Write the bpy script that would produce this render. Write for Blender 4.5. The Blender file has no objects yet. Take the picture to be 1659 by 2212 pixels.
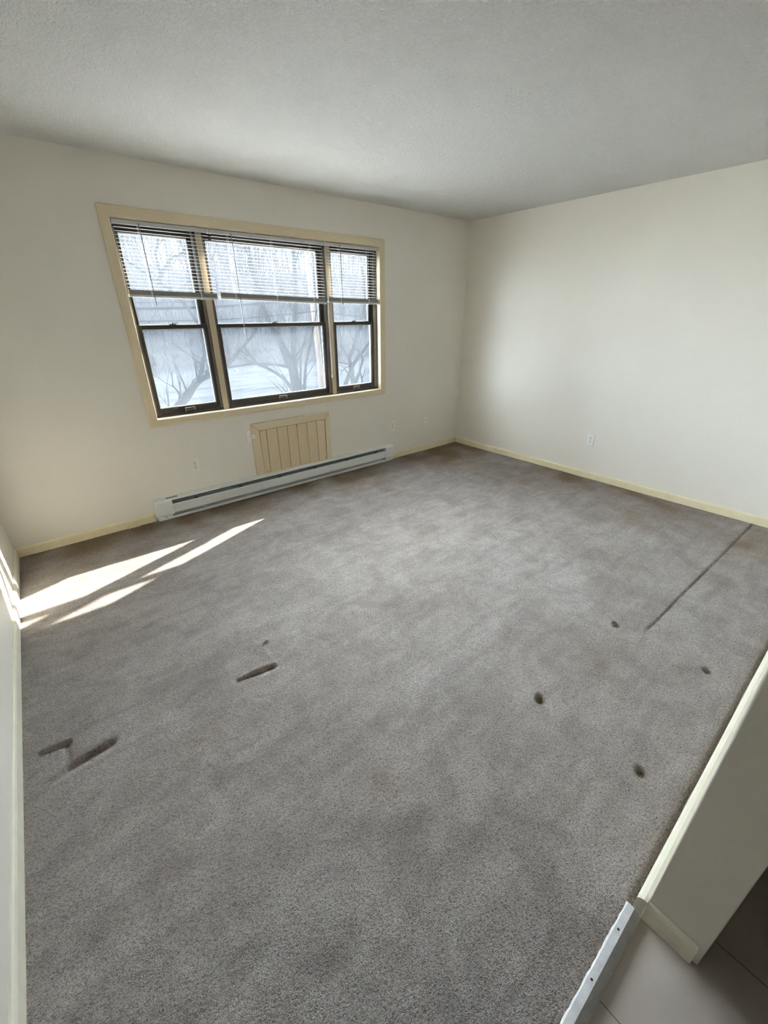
import bpy, bmesh, math, random
import numpy as np
from mathutils import Vector, Matrix, noise as mnoise

C = bpy.context.scene.collection
scene = bpy.context.scene

# ------------------------------------------------------------------ camera
cam_data = bpy.data.cameras.new('camera')
cam = bpy.data.objects.new('camera', cam_data)
C.objects.link(cam)
cam_data.sensor_fit = 'HORIZONTAL'
cam_data.sensor_width = 36.0
cam_data.lens = 901.434 / 1659.0 * 36.0
cam_data.clip_start = 0.02
cam_data.clip_end = 500
F_ = Vector((0.57208923, 0.70063404, -0.42641043))
R_ = Vector((0.77250563, -0.63497049, -0.00689427))
U_ = Vector((0.2755884, 0.32546032, 0.90450352))
cam.matrix_world = Matrix(((R_.x, U_.x, -F_.x, 0.39596716), (R_.y, U_.y, -F_.y, -3.59695893),
                           (R_.z, U_.z, -F_.z, 1.52745545), (0, 0, 0, 1)))
scene.camera = cam

# ------------------------------------------------------------------ light
SUN = 95.0
SKY_HI = 46.0
SKY_SIDE = 62.0
SKY_LO = 0.86
sun_dir = Vector((1.0, 0.40, 0.62)).normalized()          # towards the sun
sl = bpy.data.lights.new('sun', 'SUN')
sl.energy = SUN
sl.color = (1.0, 0.93, 0.80)
sl.angle = math.radians(0.55)
so = bpy.data.objects.new('sun', sl)
C.objects.link(so)
so.location = sun_dir * 60
so.rotation_euler = sun_dir.to_track_quat('Z', 'Y').to_euler()

w = bpy.data.worlds.new('world')
scene.world = w
w.use_nodes = True
nt = w.node_tree
nt.nodes.clear()
tc = nt.nodes.new('ShaderNodeTexCoord')
sx = nt.nodes.new('ShaderNodeSeparateXYZ')
nt.links.new(tc.outputs['Generated'], sx.inputs[0])
mr = nt.nodes.new('ShaderNodeMapRange')
mr.inputs[1].default_value = 0.19
mr.inputs[2].default_value = 0.36
# low sky: dim over the woods ahead, unseen side lobes added to light the walls
dv = nt.nodes.new('ShaderNodeMath'); dv.operation = 'DIVIDE'
mxy = nt.nodes.new('ShaderNodeMath'); mxy.operation = 'MAXIMUM'; mxy.inputs[1].default_value = 0.03
nt.links.new(sx.outputs[1], mxy.inputs[0])
nt.links.new(sx.outputs[0], dv.inputs[0]); nt.links.new(mxy.outputs[0], dv.inputs[1])
side = []
for a0, a1, gain in ((-0.22, -0.5, 0.56), (-1.3, -3.0, 2.6), (1.05, 1.4, 2.3)):
    q = nt.nodes.new('ShaderNodeMapRange')
    q.inputs[1].default_value = a0; q.inputs[2].default_value = a1
    q.inputs[3].default_value = SKY_LO; q.inputs[4].default_value = SKY_SIDE * gain
    nt.links.new(dv.outputs[0], q.inputs[0]); side.append(q)
lo = nt.nodes.new('ShaderNodeMath'); lo.operation = 'MAXIMUM'
lo2 = nt.nodes.new('ShaderNodeMath'); lo2.operation = 'MAXIMUM'
nt.links.new(side[0].outputs[0], lo2.inputs[0]); nt.links.new(side[1].outputs[0], lo2.inputs[1])
nt.links.new(lo2.outputs[0], lo.inputs[0]); nt.links.new(side[2].outputs[0], lo.inputs[1])
nt.links.new(lo.outputs[0], mr.inputs[3])
mr.inputs[4].default_value = SKY_HI
nt.links.new(sx.outputs[2], mr.inputs[0])
cr = nt.nodes.new('ShaderNodeValToRGB')
cr.color_ramp.elements[0].position = 0.0
cr.color_ramp.elements[0].color = (0.76, 0.88, 1.0, 1)
cr.color_ramp.elements[1].position = 0.6
cr.color_ramp.elements[1].color = (0.88, 0.94, 1.0, 1)
nt.links.new(sx.outputs[2], cr.inputs[0])
bg = nt.nodes.new('ShaderNodeBackground')
wo = nt.nodes.new('ShaderNodeOutputWorld')
nt.links.new(cr.outputs[0], bg.inputs[0])
# the sun side of the hazy sky (in front of the window) is far brighter than the side behind the house
hy = nt.nodes.new('ShaderNodeMapRange')
hy.inputs[1].default_value = -0.15
hy.inputs[2].default_value = 0.10
hy.inputs[3].default_value = 0.12
hy.inputs[4].default_value = 1.0
nt.links.new(sx.outputs[1], hy.inputs[0])
mm = nt.nodes.new('ShaderNodeMath'); mm.operation = 'MULTIPLY'
nt.links.new(mr.outputs[0], mm.inputs[0]); nt.links.new(hy.outputs[0], mm.inputs[1])
nt.links.new(mm.outputs[0], bg.inputs[1])
nt.links.new(bg.outputs[0], wo.inputs[0])

scene.view_settings.view_transform = 'Standard'
scene.view_settings.look = 'None'
scene.view_settings.gamma = 1
scene.view_settings.use_curve_mapping = False
scene.view_settings.exposure = 0.45
scene.cycles.max_bounces = 14
scene.cycles.diffuse_bounces = 8
scene.cycles.transparent_max_bounces = 24
scene.cycles.sample_clamp_indirect = 12
scene.cycles.caustics_reflective = False
scene.cycles.caustics_refractive = False

# ------------------------------------------------------------------ materials
def new_mat(name):
    m = bpy.data.materials.new(name)
    m.use_nodes = True
    return m, m.node_tree, m.node_tree.nodes['Principled BSDF']

def N(nt, typ, **kw):
    n = nt.nodes.new(typ)
    for k, v in kw.items():
        if isinstance(k, str) and k.startswith('i_'):
            n.inputs[int(k[2:])].default_value = v
        else:
            setattr(n, k, v)
    return n

def noise_n(nt, vec, scale, detail=3, rough=0.55, dist=0.0):
    n = nt.nodes.new('ShaderNodeTexNoise')
    n.inputs['Scale'].default_value = scale
    n.inputs['Detail'].default_value = detail
    n.inputs['Roughness'].default_value = rough
    n.inputs['Distortion'].default_value = dist
    if vec is not None:
        nt.links.new(vec, n.inputs['Vector'])
    return n

def ramp(nt, fac, stops):
    r = nt.nodes.new('ShaderNodeValToRGB')
    el = r.color_ramp.elements
    while len(el) < len(stops):
        el.new(0.5)
    for e, (p, c) in zip(el, stops):
        e.position = p
        e.color = (*c, 1) if len(c) == 3 else c
    nt.links.new(fac, r.inputs[0])
    return r

def bump(nt, h, strength, dist, bsdf, prev=None):
    b = nt.nodes.new('ShaderNodeBump')
    b.inputs['Strength'].default_value = strength
    b.inputs['Distance'].default_value = dist
    nt.links.new(h, b.inputs['Height'])
    if prev is not None:
        nt.links.new(prev.outputs[0], b.inputs['Normal'])
    nt.links.new(b.outputs[0], bsdf.inputs['Normal'])
    return b

def simple(name, col, rough=0.5, metal=0.0, spec=0.5, var=0.06, scale=30, bstr=0.0, bdist=0.001, stretch=None):
    m, nt, b = new_mat(name)
    b.inputs['Roughness'].default_value = rough
    b.inputs['Metallic'].default_value = metal
    b.inputs['Specular IOR Level'].default_value = spec
    t = nt.nodes.new('ShaderNodeTexCoord')
    vec = t.outputs['Object']
    if stretch:
        mp = nt.nodes.new('ShaderNodeMapping')
        mp.inputs['Scale'].default_value = stretch
        nt.links.new(vec, mp.inputs[0])
        vec = mp.outputs[0]
    n = noise_n(nt, vec, scale, 4)
    lo = tuple(max(0, c * (1 - var)) for c in col)
    hi = tuple(min(1, c * (1 + var)) for c in col)
    r = ramp(nt, n.outputs[0], [(0.3, lo), (0.7, hi)])
    nt.links.new(r.outputs[0], b.inputs['Base Color'])
    if bstr:
        bump(nt, n.outputs[0], bstr, bdist, b)
    return m

M = {}
# painted wall: warm off-white, faint roller texture, a few scuffs
def wall_mat():
    m, nt, b = new_mat('wall_paint')
    t = nt.nodes.new('ShaderNodeTexCoord')
    big = noise_n(nt, t.outputs['Object'], 1.6, 3)
    r = ramp(nt, big.outputs[0], [(0.3, (0.80, 0.765, 0.69)), (0.7, (0.83, 0.80, 0.73))])
    sc = noise_n(nt, t.outputs['Object'], 5.0, 6, 0.7, 0.6)
    msk = ramp(nt, sc.outputs[0], [(0.70, (0, 0, 0)), (0.78, (1, 1, 1))])
    mx = nt.nodes.new('ShaderNodeMixRGB')
    mx.inputs[2].default_value = (0.66, 0.63, 0.56, 1)
    fm = N(nt, 'ShaderNodeMath', operation='MULTIPLY')
    fm.inputs[1].default_value = 0.35
    nt.links.new(msk.outputs[0], fm.inputs[0])
    nt.links.new(fm.outputs[0], mx.inputs[0])
    nt.links.new(r.outputs[0], mx.inputs[1])
    nt.links.new(mx.outputs[0], b.inputs['Base Color'])
    b.inputs['Roughness'].default_value = 0.55
    b.inputs['Specular IOR Level'].default_value = 0.35
    f = noise_n(nt, t.outputs['Object'], 130, 3)
    bump(nt, f.outputs[0], 0.12, 0.002, b)
    return m
M['wall'] = wall_mat()

def ceil_mat():
    m, nt, b = new_mat('stippled_ceiling')
    t = nt.nodes.new('ShaderNodeTexCoord')
    b.inputs['Base Color'].default_value = (0.80, 0.80, 0.775, 1)
    b.inputs['Roughness'].default_value = 0.9
    b.inputs['Specular IOR Level'].default_value = 0.1
    n1 = noise_n(nt, t.outputs['Object'], 75, 3, 0.6, 0.8)
    r1 = ramp(nt, n1.outputs[0], [(0.42, (0, 0, 0)), (0.62, (1, 1, 1))])
    n2 = noise_n(nt, t.outputs['Object'], 160, 2)
    ad = N(nt, 'ShaderNodeMath', operation='MULTIPLY_ADD')
    nt.links.new(n2.outputs[0], ad.inputs[0])
    ad.inputs[1].default_value = 0.35
    nt.links.new(r1.outputs[0], ad.inputs[2])
    bump(nt, ad.outputs[0], 0.85, 0.008, b)
    return m
M['ceiling'] = ceil_mat()

def carpet_mat():
    m, nt, b = new_mat('carpet')
    L = nt.links.new
    t = nt.nodes.new('ShaderNodeTexCoord')
    o = t.outputs['Object']
    b.inputs['Roughness'].default_value = 1.0
    b.inputs['Specular IOR Level'].default_value = 0.0
    b.inputs['Sheen Weight'].default_value = 0.5
    b.inputs['Sheen Roughness'].default_value = 0.45
    b.inputs['Sheen Tint'].default_value = (0.80, 0.86, 1.0, 1)
    # base blotches: pile brushed different ways plus wear
    n1 = noise_n(nt, o, 1.5, 4, 0.6, 0.8)
    r1 = ramp(nt, n1.outputs[0], [(0.32, (0.60, 0.53, 0.465)), (0.5, (0.69, 0.62, 0.555)), (0.68, (0.75, 0.69, 0.63))])
    n2 = noise_n(nt, o, 5.0, 5, 0.7, 1.0)
    r2 = ramp(nt, n2.outputs[0], [(0.33, (0.76, 0.74, 0.72)), (0.60, (1.06, 1.06, 1.06))])
    sm = N(nt, 'ShaderNodeMapping'); sm.inputs['Rotation'].default_value = (0, 0, -0.45); sm.inputs['Scale'].default_value = (1.0, 5.0, 1.0)
    L(o, sm.inputs[0])
    n5 = noise_n(nt, sm.outputs[0], 2.6, 5, 0.65, 0.5)
    r5 = ramp(nt, n5.outputs[0], [(0.36, (0.86, 0.845, 0.83)), (0.56, (1.02, 1.02, 1.02)), (0.72, (1.08, 1.08, 1.09))])
    mu0 = N(nt, 'ShaderNodeMixRGB', blend_type='MULTIPLY'); mu0.inputs[0].default_value = 1
    L(r1.outputs[0], mu0.inputs[1]); L(r5.outputs[0], mu0.inputs[2])
    r1 = mu0
    mu = N(nt, 'ShaderNodeMixRGB', blend_type='MULTIPLY')
    mu.inputs[0].default_value = 1
    L(r1.outputs[0], mu.inputs[1]); L(r2.outputs[0], mu.inputs[2])
    # soiled, matted traffic band along the back and right walls (attribute written on the mesh)
    a = nt.nodes.new('ShaderNodeAttribute'); a.attribute_name = 'soil'
    mx = nt.nodes.new('ShaderNodeMixRGB')
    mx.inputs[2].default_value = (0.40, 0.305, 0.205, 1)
    L(a.outputs['Fac'], mx.inputs[0]); L(mu.outputs[0], mx.inputs[1])
    ap = nt.nodes.new('ShaderNodeAttribute'); ap.attribute_name = 'pale'
    mp_ = nt.nodes.new('ShaderNodeMixRGB'); mp_.inputs[2].default_value = (0.86, 0.82, 0.78, 1)
    L(ap.outputs['Fac'], mp_.inputs[0]); L(mx.outputs[0], mp_.inputs[1])
    mx = mp_
    # yarn tufts: dark gaps and light tips put relief shading into the colour
    vm = N(nt, 'ShaderNodeMapping')
    vm.inputs['Scale'].default_value = (0.85, 1.35, 1.0)
    vm.inputs['Rotation'].default_value = (0, 0, 0.6)
    L(o, vm.inputs[0])
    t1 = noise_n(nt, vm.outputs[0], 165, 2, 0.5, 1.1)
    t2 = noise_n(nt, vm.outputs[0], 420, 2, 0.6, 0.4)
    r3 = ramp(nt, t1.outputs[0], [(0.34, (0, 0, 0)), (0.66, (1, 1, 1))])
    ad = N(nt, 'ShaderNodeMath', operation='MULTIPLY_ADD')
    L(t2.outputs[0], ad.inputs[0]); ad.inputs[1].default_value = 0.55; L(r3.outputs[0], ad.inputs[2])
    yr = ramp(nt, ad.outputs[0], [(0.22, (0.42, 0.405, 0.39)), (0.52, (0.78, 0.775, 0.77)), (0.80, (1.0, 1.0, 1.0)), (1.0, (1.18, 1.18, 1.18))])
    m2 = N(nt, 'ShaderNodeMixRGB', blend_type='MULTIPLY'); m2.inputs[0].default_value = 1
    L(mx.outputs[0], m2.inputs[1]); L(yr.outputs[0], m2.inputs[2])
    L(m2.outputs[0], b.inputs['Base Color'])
    shw = nt.nodes.new('ShaderNodeMapRange'); shw.inputs[3].default_value = 0.42; shw.inputs[4].default_value = 0.0
    shw.inputs[2].default_value = 0.7
    L(a.outputs['Fac'], shw.inputs[0]); L(shw.outputs[0], b.inputs['Sheen Weight'])
    bump(nt, ad.outputs[0], 1.0, 0.013, b)
    return m
M['carpet'] = carpet_mat()

def tile_mat():
    m, nt, b = new_mat('vinyl_tile')
    L = nt.links.new
    t = nt.nodes.new('ShaderNodeTexCoord')
    s = nt.nodes.new('ShaderNodeSeparateXYZ'); L(t.outputs['Object'], s.inputs[0])
    def line(sock, off, per):
        a = N(nt, 'ShaderNodeMath', operation='SUBTRACT'); L(sock, a.inputs[0]); a.inputs[1].default_value = off
        p = N(nt, 'ShaderNodeMath', operation='PINGPONG'); L(a.outputs[0], p.inputs[0]); p.inputs[1].default_value = per / 2
        c = N(nt, 'ShaderNodeMath', operation='LESS_THAN'); L(p.outputs[0], c.inputs[0]); c.inputs[1].default_value = 0.0011
        return c
    lx = line(s.outputs[0], 1.065, 0.347); ly = line(s.outputs[1], -4.60, 1.2)
    mxl = N(nt, 'ShaderNodeMath', operation='MAXIMUM'); L(lx.outputs[0], mxl.inputs[0]); L(ly.outputs[0], mxl.inputs[1])
    n = noise_n(nt, t.outputs['Object'], 4, 5, 0.6, 0.5)
    r = ramp(nt, n.outputs[0], [(0.3, (0.53, 0.47, 0.415)), (0.7, (0.63, 0.57, 0.515))])
    mx = nt.nodes.new('ShaderNodeMixRGB'); mx.inputs[2].default_value = (0.14, 0.11, 0.09, 1)
    L(mxl.outputs[0], mx.inputs[0]); L(r.outputs[0], mx.inputs[1])
    L(mx.outputs[0], b.inputs['Base Color'])
    b.inputs['Roughness'].default_value = 0.5
    f = noise_n(nt, t.outputs['Object'], 60, 3)
    bump(nt, f.outputs[0], 0.1, 0.001, b)
    return m
M['tile'] = tile_mat()

M['trim'] = simple('cream_trim_paint', (0.71, 0.605, 0.425), 0.5, 0, 0.35, 0.05, 22, 0.25, 0.0008, (1, 12, 12))
M['trim_v'] = simple('cream_trim_paint_upright', (0.71, 0.605, 0.425), 0.5, 0, 0.35, 0.05, 22, 0.25, 0.0008, (12, 12, 1))
M['base'] = simple('cream_baseboard_paint', (0.80, 0.715, 0.50), 0.5, 0, 0.35, 0.05, 14, 0.1, 0.001)
M['base_pale'] = simple('pale_baseboard_paint', (0.80, 0.765, 0.63), 0.5, 0, 0.35, 0.05, 14, 0.1, 0.001)
M['jamb'] = simple('jamb_paint', (0.86, 0.79, 0.62), 0.45, 0, 0.4, 0.03, 20)
M['panel'] = simple('beadboard_paint', (0.70, 0.575, 0.385), 0.55, 0, 0.3, 0.04, 18, 0.1, 0.001, (10, 10, 1))
M['bronze'] = simple('bronze_anodised_aluminium', (0.030, 0.024, 0.020), 0.33, 0.25, 0.5, 0.15, 12)
M['track'] = simple('aluminium_track', (0.15, 0.13, 0.11), 0.35, 0.7, 0.5, 0.1, 12)
M['bead'] = simple('glazing_bead', (0.42, 0.41, 0.40), 0.5, 0.0, 0.4, 0.06, 12)
M['latch'] = simple('latch_metal', (0.32, 0.29, 0.26), 0.3, 0.8, 0.5, 0.08, 40)
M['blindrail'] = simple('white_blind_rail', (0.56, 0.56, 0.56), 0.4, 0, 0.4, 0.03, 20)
M['stack'] = simple('shaded_slat_stack', (0.27, 0.265, 0.25), 0.6, 0, 0.3, 0.12, 60, 0, 0.001, (0.3, 1, 8))  # white slats darkened to carry the backlit shade of the stack
M['post'] = simple('shade_darkened_post', (0.52, 0.435, 0.31), 0.5, 0, 0.35, 0.06, 20, 0.2, 0.0008, (12, 12, 1))  # cream trim colour darkened to carry the shade of the window recess
M['heater'] = simple('heater_enamel', (0.78, 0.80, 0.79), 0.35, 0, 0.5, 0.03, 12)
M['heater_in'] = simple('heater_reflector', (0.20, 0.23, 0.24), 0.4, 0.4, 0.5, 0.1, 12)
M['sticker'] = simple('heater_sticker', (0.33, 0.32, 0.29), 0.6, 0, 0.3, 0.5, 180)
M['plate'] = simple('outlet_plastic', (0.88, 0.85, 0.76), 0.35, 0, 0.5, 0.02, 20)
M['plate_w'] = simple('white_outlet_plastic', (0.86, 0.87, 0.85), 0.35, 0, 0.5, 0.02, 20)
M['dark'] = simple('dark_slot', (0.03, 0.025, 0.02), 0.6, 0, 0.3, 0.1, 20)
M['alu'] = simple('threshold_metal', (0.88, 0.90, 0.95), 0.5, 0.0, 0.5, 0.12, 40, 0.3, 0.001)
M['chip'] = simple('bare_plaster', (0.86, 0.84, 0.80), 0.8, 0, 0.2, 0.05, 60)
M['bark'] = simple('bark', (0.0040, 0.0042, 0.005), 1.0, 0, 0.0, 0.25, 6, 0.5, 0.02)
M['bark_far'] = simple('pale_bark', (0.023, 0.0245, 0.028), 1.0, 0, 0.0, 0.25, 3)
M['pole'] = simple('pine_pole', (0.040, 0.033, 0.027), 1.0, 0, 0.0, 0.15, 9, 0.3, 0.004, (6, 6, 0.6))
M['cable'] = simple('cable_sheath', (0.003, 0.0035, 0.005), 1.0, 0, 0.0, 0.05, 9)
M['brush'] = simple('dry_brush', (0.036, 0.033, 0.035), 1.0, 0, 0.0, 0.3, 1.0)

def slat_mat():
    m, nt, b = new_mat('blind_slat')
    for n in list(nt.nodes):
        if n != b and n.type != 'OUTPUT_MATERIAL':
            nt.nodes.remove(n)
    b.inputs['Base Color'].default_value = (0.82, 0.82, 0.80, 1)
    b.inputs['Roughness'].default_value = 0.4
    tr = nt.nodes.new('ShaderNodeBsdfTranslucent'); tr.inputs[0].default_value = (0.85, 0.84, 0.80, 1)
    mx = nt.nodes.new('ShaderNodeMixShader'); mx.inputs[0].default_value = 0.25
    out = nt.nodes['Material Output']
    nt.links.new(b.outputs[0], mx.inputs[1]); nt.links.new(tr.outputs[0], mx.inputs[2]); nt.links.new(mx.outputs[0], out.inputs[0])
    return m
M['slat'] = slat_mat()

def glass_mat():
    # window pane mostly clear, a little reflection, scatter added as a pale veil over the view
    m, nt, b = new_mat('veiled_window_glass')
    L = nt.links.new
    out = nt.nodes['Material Output']
    nt.nodes.remove(b)
    tp = nt.nodes.new('ShaderNodeBsdfTransparent'); tp.inputs[0].default_value = (0.96, 0.97, 0.97, 1)
    gl = nt.nodes.new('ShaderNodeBsdfGlossy'); gl.inputs['Roughness'].default_value = 0.02
    fr = nt.nodes.new('ShaderNodeFresnel'); fr.inputs[0].default_value = 1.45
    mg = nt.nodes.new('ShaderNodeMixShader')
    fm = N(nt, 'ShaderNodeMath', operation='MULTIPLY'); fm.inputs[1].default_value = 0.7
    L(fr.outputs[0], fm.inputs[0]); L(fm.outputs[0], mg.inputs[0])
    L(tp.outputs[0], mg.inputs[1]); L(gl.outputs[0], mg.inputs[2])
    df = nt.nodes.new('ShaderNodeBsdfTranslucent'); df.inputs[0].default_value = (0.80, 0.90, 1.0, 1)
    t = nt.nodes.new('ShaderNodeTexCoord')
    n = noise_n(nt, t.outputs['Object'], 3.0, 5, 0.65, 0.6)
    mrg = nt.nodes.new('ShaderNodeMapRange')
    mrg.inputs[1].default_value = 0.3; mrg.inputs[2].default_value = 0.7
    mrg.inputs[3].default_value = 0.005; mrg.inputs[4].default_value = 0.011
    L(n.outputs[0], mrg.inputs[0])
    mx = nt.nodes.new('ShaderNodeMixShader')
    L(mrg.outputs[0], mx.inputs[0]); L(mg.outputs[0], mx.inputs[1]); L(df.outputs[0], mx.inputs[2])
    L(mx.outputs[0], out.inputs[0])
    return m
M['glass'] = glass_mat()

def ground_mat():
    m, nt, b = new_mat('winter_ground')
    L = nt.links.new
    t = nt.nodes.new('ShaderNodeTexCoord')
    s = nt.nodes.new('ShaderNodeSeparateXYZ'); L(t.outputs['Object'], s.inputs[0])
    b.inputs['Roughness'].default_value = 1.0
    b.inputs['Specular IOR Level'].default_value = 0.0
    b.inputs['IOR'].default_value = 1.0
    mp = nt.nodes.new('ShaderNodeMapping'); mp.inputs['Scale'].default_value = (0.35, 1.8, 1); mp.inputs['Rotation'].default_value = (0, 0, -0.45)
    L(t.outputs['Object'], mp.inputs[0])
    n = noise_n(nt, mp.outputs[0], 0.55, 8, 0.7, 0.8)
    r = ramp(nt, n.outputs[0], [(0.38, (0.0055, 0.0065, 0.008)), (0.48, (0.0095, 0.011, 0.013)), (0.60, (0.0125, 0.0145, 0.0165)), (0.68, (0.026, 0.026, 0.026))])
    # unseen snow-white strip by the building, added to bounce light onto the ceiling
    mr = nt.nodes.new('ShaderNodeMapRange'); mr.inputs[1].default_value = 13; mr.inputs[2].default_value = 17
    mr.inputs[3].default_value = 1; mr.inputs[4].default_value = 0
    nn = noise_n(nt, t.outputs['Object'], 0.8, 5)
    ad = N(nt, 'ShaderNodeMath', operation='MULTIPLY_ADD'); L(nn.outputs[0], ad.inputs[0]); ad.inputs[1].default_value = 3.0; L(s.outputs[1], ad.inputs[2])
    L(ad.outputs[0], mr.inputs[0])
    # more unseen white ground added left of the woods, lighting the right wall
    fl = N(nt, 'ShaderNodeMath', operation='MULTIPLY_ADD'); L(s.outputs[1], fl.inputs[0]); fl.inputs[1].default_value = 0.28; L(s.outputs[0], fl.inputs[2])
    fr = nt.nodes.new('ShaderNodeMapRange'); fr.inputs[1].default_value = -1.0; fr.inputs[2].default_value = -4.0
    L(fl.outputs[0], fr.inputs[0])
    thin = N(nt, 'ShaderNodeMath', operation='MULTIPLY'); L(mr.outputs[0], thin.inputs[0]); thin.inputs[1].default_value = 0.36
    nb = nt.nodes.new('ShaderNodeMapRange'); nb.inputs[1].default_value = 5.5; nb.inputs[2].default_value = 7.0
    nb.inputs[3].default_value = 1; nb.inputs[4].default_value = 0
    L(ad.outputs[0], nb.inputs[0])
    mm0 = N(nt, 'ShaderNodeMath', operation='MAXIMUM'); L(thin.outputs[0], mm0.inputs[0]); L(nb.outputs[0], mm0.inputs[1])
    mmx = N(nt, 'ShaderNodeMath', operation='MAXIMUM'); L(mm0.outputs[0], mmx.inputs[0]); L(fr.outputs[0], mmx.inputs[1])
    mx = nt.nodes.new('ShaderNodeMixRGB'); mx.inputs[2].default_value = (0.80, 0.82, 0.84, 1)
    L(mmx.outputs[0], mx.inputs[0]); L(r.outputs[0], mx.inputs[1])
    L(mx.outputs[0], b.inputs['Base Color'])
    bump(nt, n.outputs[0], 0.6, 0.3, b)
    return m
M['ground'] = ground_mat()

# ------------------------------------------------------------------ mesh helpers
class MB:
    def __init__(self):
        self.v = []; self.f = []
    def box(self, x0, x1, y0, y1, z0, z1):
        b = len(self.v)
        for x in (x0, x1):
            for y in (y0, y1):
                for z in (z0, z1):
                    self.v.append((x, y, z))
        for q in ((0, 1, 3, 2), (4, 6, 7, 5), (0, 4, 5, 1), (2, 3, 7, 6), (0, 2, 6, 4), (1, 5, 7, 3)):
            self.f.append([b + i for i in q])
        return self
    def prism(self, prof, axis, a, b_):
        """profile (list of 2-D points) swept along axis from a to b; a/b may be functions of the profile point"""
        n = len(prof); s = len(self.v)
        for e in (a, b_):
            for p in prof:
                q = e(p) if callable(e) else e
                if axis == 'x': self.v.append((q, p[0], p[1]))
                elif axis == 'y': self.v.append((p[0], q, p[1]))
                else: self.v.append((p[0], p[1], q))
        for i in range(n):
            j = (i + 1) % n
            self.f.append([s + i, s + j, s + n + j, s + n + i])
        self.f.append([s + i for i in range(n)][::-1])
        self.f.append([s + n + i for i in range(n)])
        return self
    def tube(self, pts, rad, seg=8, cap=True):
        """swept circle along pts; rad number or list"""
        n = len(pts)
        if not isinstance(rad, (list, tuple)): rad = [rad] * n
        s = len(self.v)
        P = [Vector(p) for p in pts]
        prev = None
        for i in range(n):
            d = (P[min(i + 1, n - 1)] - P[max(i - 1, 0)]).normalized()
            if prev is None:
                ref = Vector((0, 0, 1)) if abs(d.z) < 0.9 else Vector((1, 0, 0))
                a = d.cross(ref).normalized()
            else:
                a = (prev - d * prev.dot(d)).normalized()
            prev = a
            b = d.cross(a)
            for k in range(seg):
                t = 2 * math.pi * k / seg
                q = P[i] + (a * math.cos(t) + b * math.sin(t)) * rad[i]
                self.v.append(tuple(q))
        for i in range(n - 1):
            for k in range(seg):
                k2 = (k + 1) % seg
                self.f.append([s + i * seg + k, s + i * seg + k2, s + (i + 1) * seg + k2, s + (i + 1) * seg + k])
        if cap:
            self.f.append([s + k for k in range(seg)][::-1])
            self.f.append([s + (n - 1) * seg + k for k in range(seg)])
        return self
    def ring_xz(self, x0, x1, z0, z1, wl, wr, wb, wt, prof):
        """mitred frame in the xz plane; prof = list of (t 0..1 from the outer to the inner edge, y)"""
        s = len(self.v); n = len(prof)
        cs = [(x0, z0, wl, wb), (x1, z0, -wr, wb), (x1, z1, -wr, -wt), (x0, z1, wl, -wt)]
        for cx, cz, dx, dz in cs:
            for t, y in prof:
                self.v.append((cx + dx * t, y, cz + dz * t))
        for i in range(4):
            j = (i + 1) % 4
            for k in range(n):
                k2 = (k + 1) % n
                self.f.append([s + i * n + k, s + i * n + k2, s + j * n + k2, s + j * n + k])
        return self
    def build(self, name, mat, parent=None, bevel=0, smooth=False, seg=2):
        me = bpy.data.meshes.new(name)
        me.from_pydata(self.v, [], self.f)
        me.validate()
        bm = bmesh.new(); bm.from_mesh(me)
        bmesh.ops.recalc_face_normals(bm, faces=bm.faces)
        bm.to_mesh(me); bm.free()
        me.materials.append(mat)
        o = bpy.data.objects.new(name, me)
        C.objects.link(o)
        if parent is not None:
            o.parent = parent
            o.matrix_parent_inverse = parent.matrix_world.inverted() if False else Matrix.Translation(-parent.location)
        if bevel:
            md = o.modifiers.new('bevel', 'BEVEL'); md.width = bevel; md.segments = seg; md.limit_method = 'ANGLE'
            md.angle_limit = math.radians(35)
        if smooth:
            for p in me.polygons: p.use_smooth = True
        return o

def tag(o, label=None, cat=None, group=None, kind=None):
    if label: o['label'] = label
    if cat: o['category'] = cat
    if group: o['group'] = group
    if kind: o['kind'] = kind
    return o

def empty(name, loc, label=None, cat=None, group=None, kind=None):
    o = bpy.data.objects.new(name, None)
    o.empty_display_size = 0.05
    C.objects.link(o)
    o.location = loc
    bpy.context.view_layer.update()
    return tag(o, label, cat, group, kind)

def struct(o, label, cat):
    return tag(o, label, cat, None, 'structure')

W, H = 4.564, 2.44
YP = -3.590            # room-side face of the partition
YK = -6.6              # far end of the tiled area
def xl(y):             # the left wall is a touch out of square
    return -0.008 + 0.0127 * y

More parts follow.
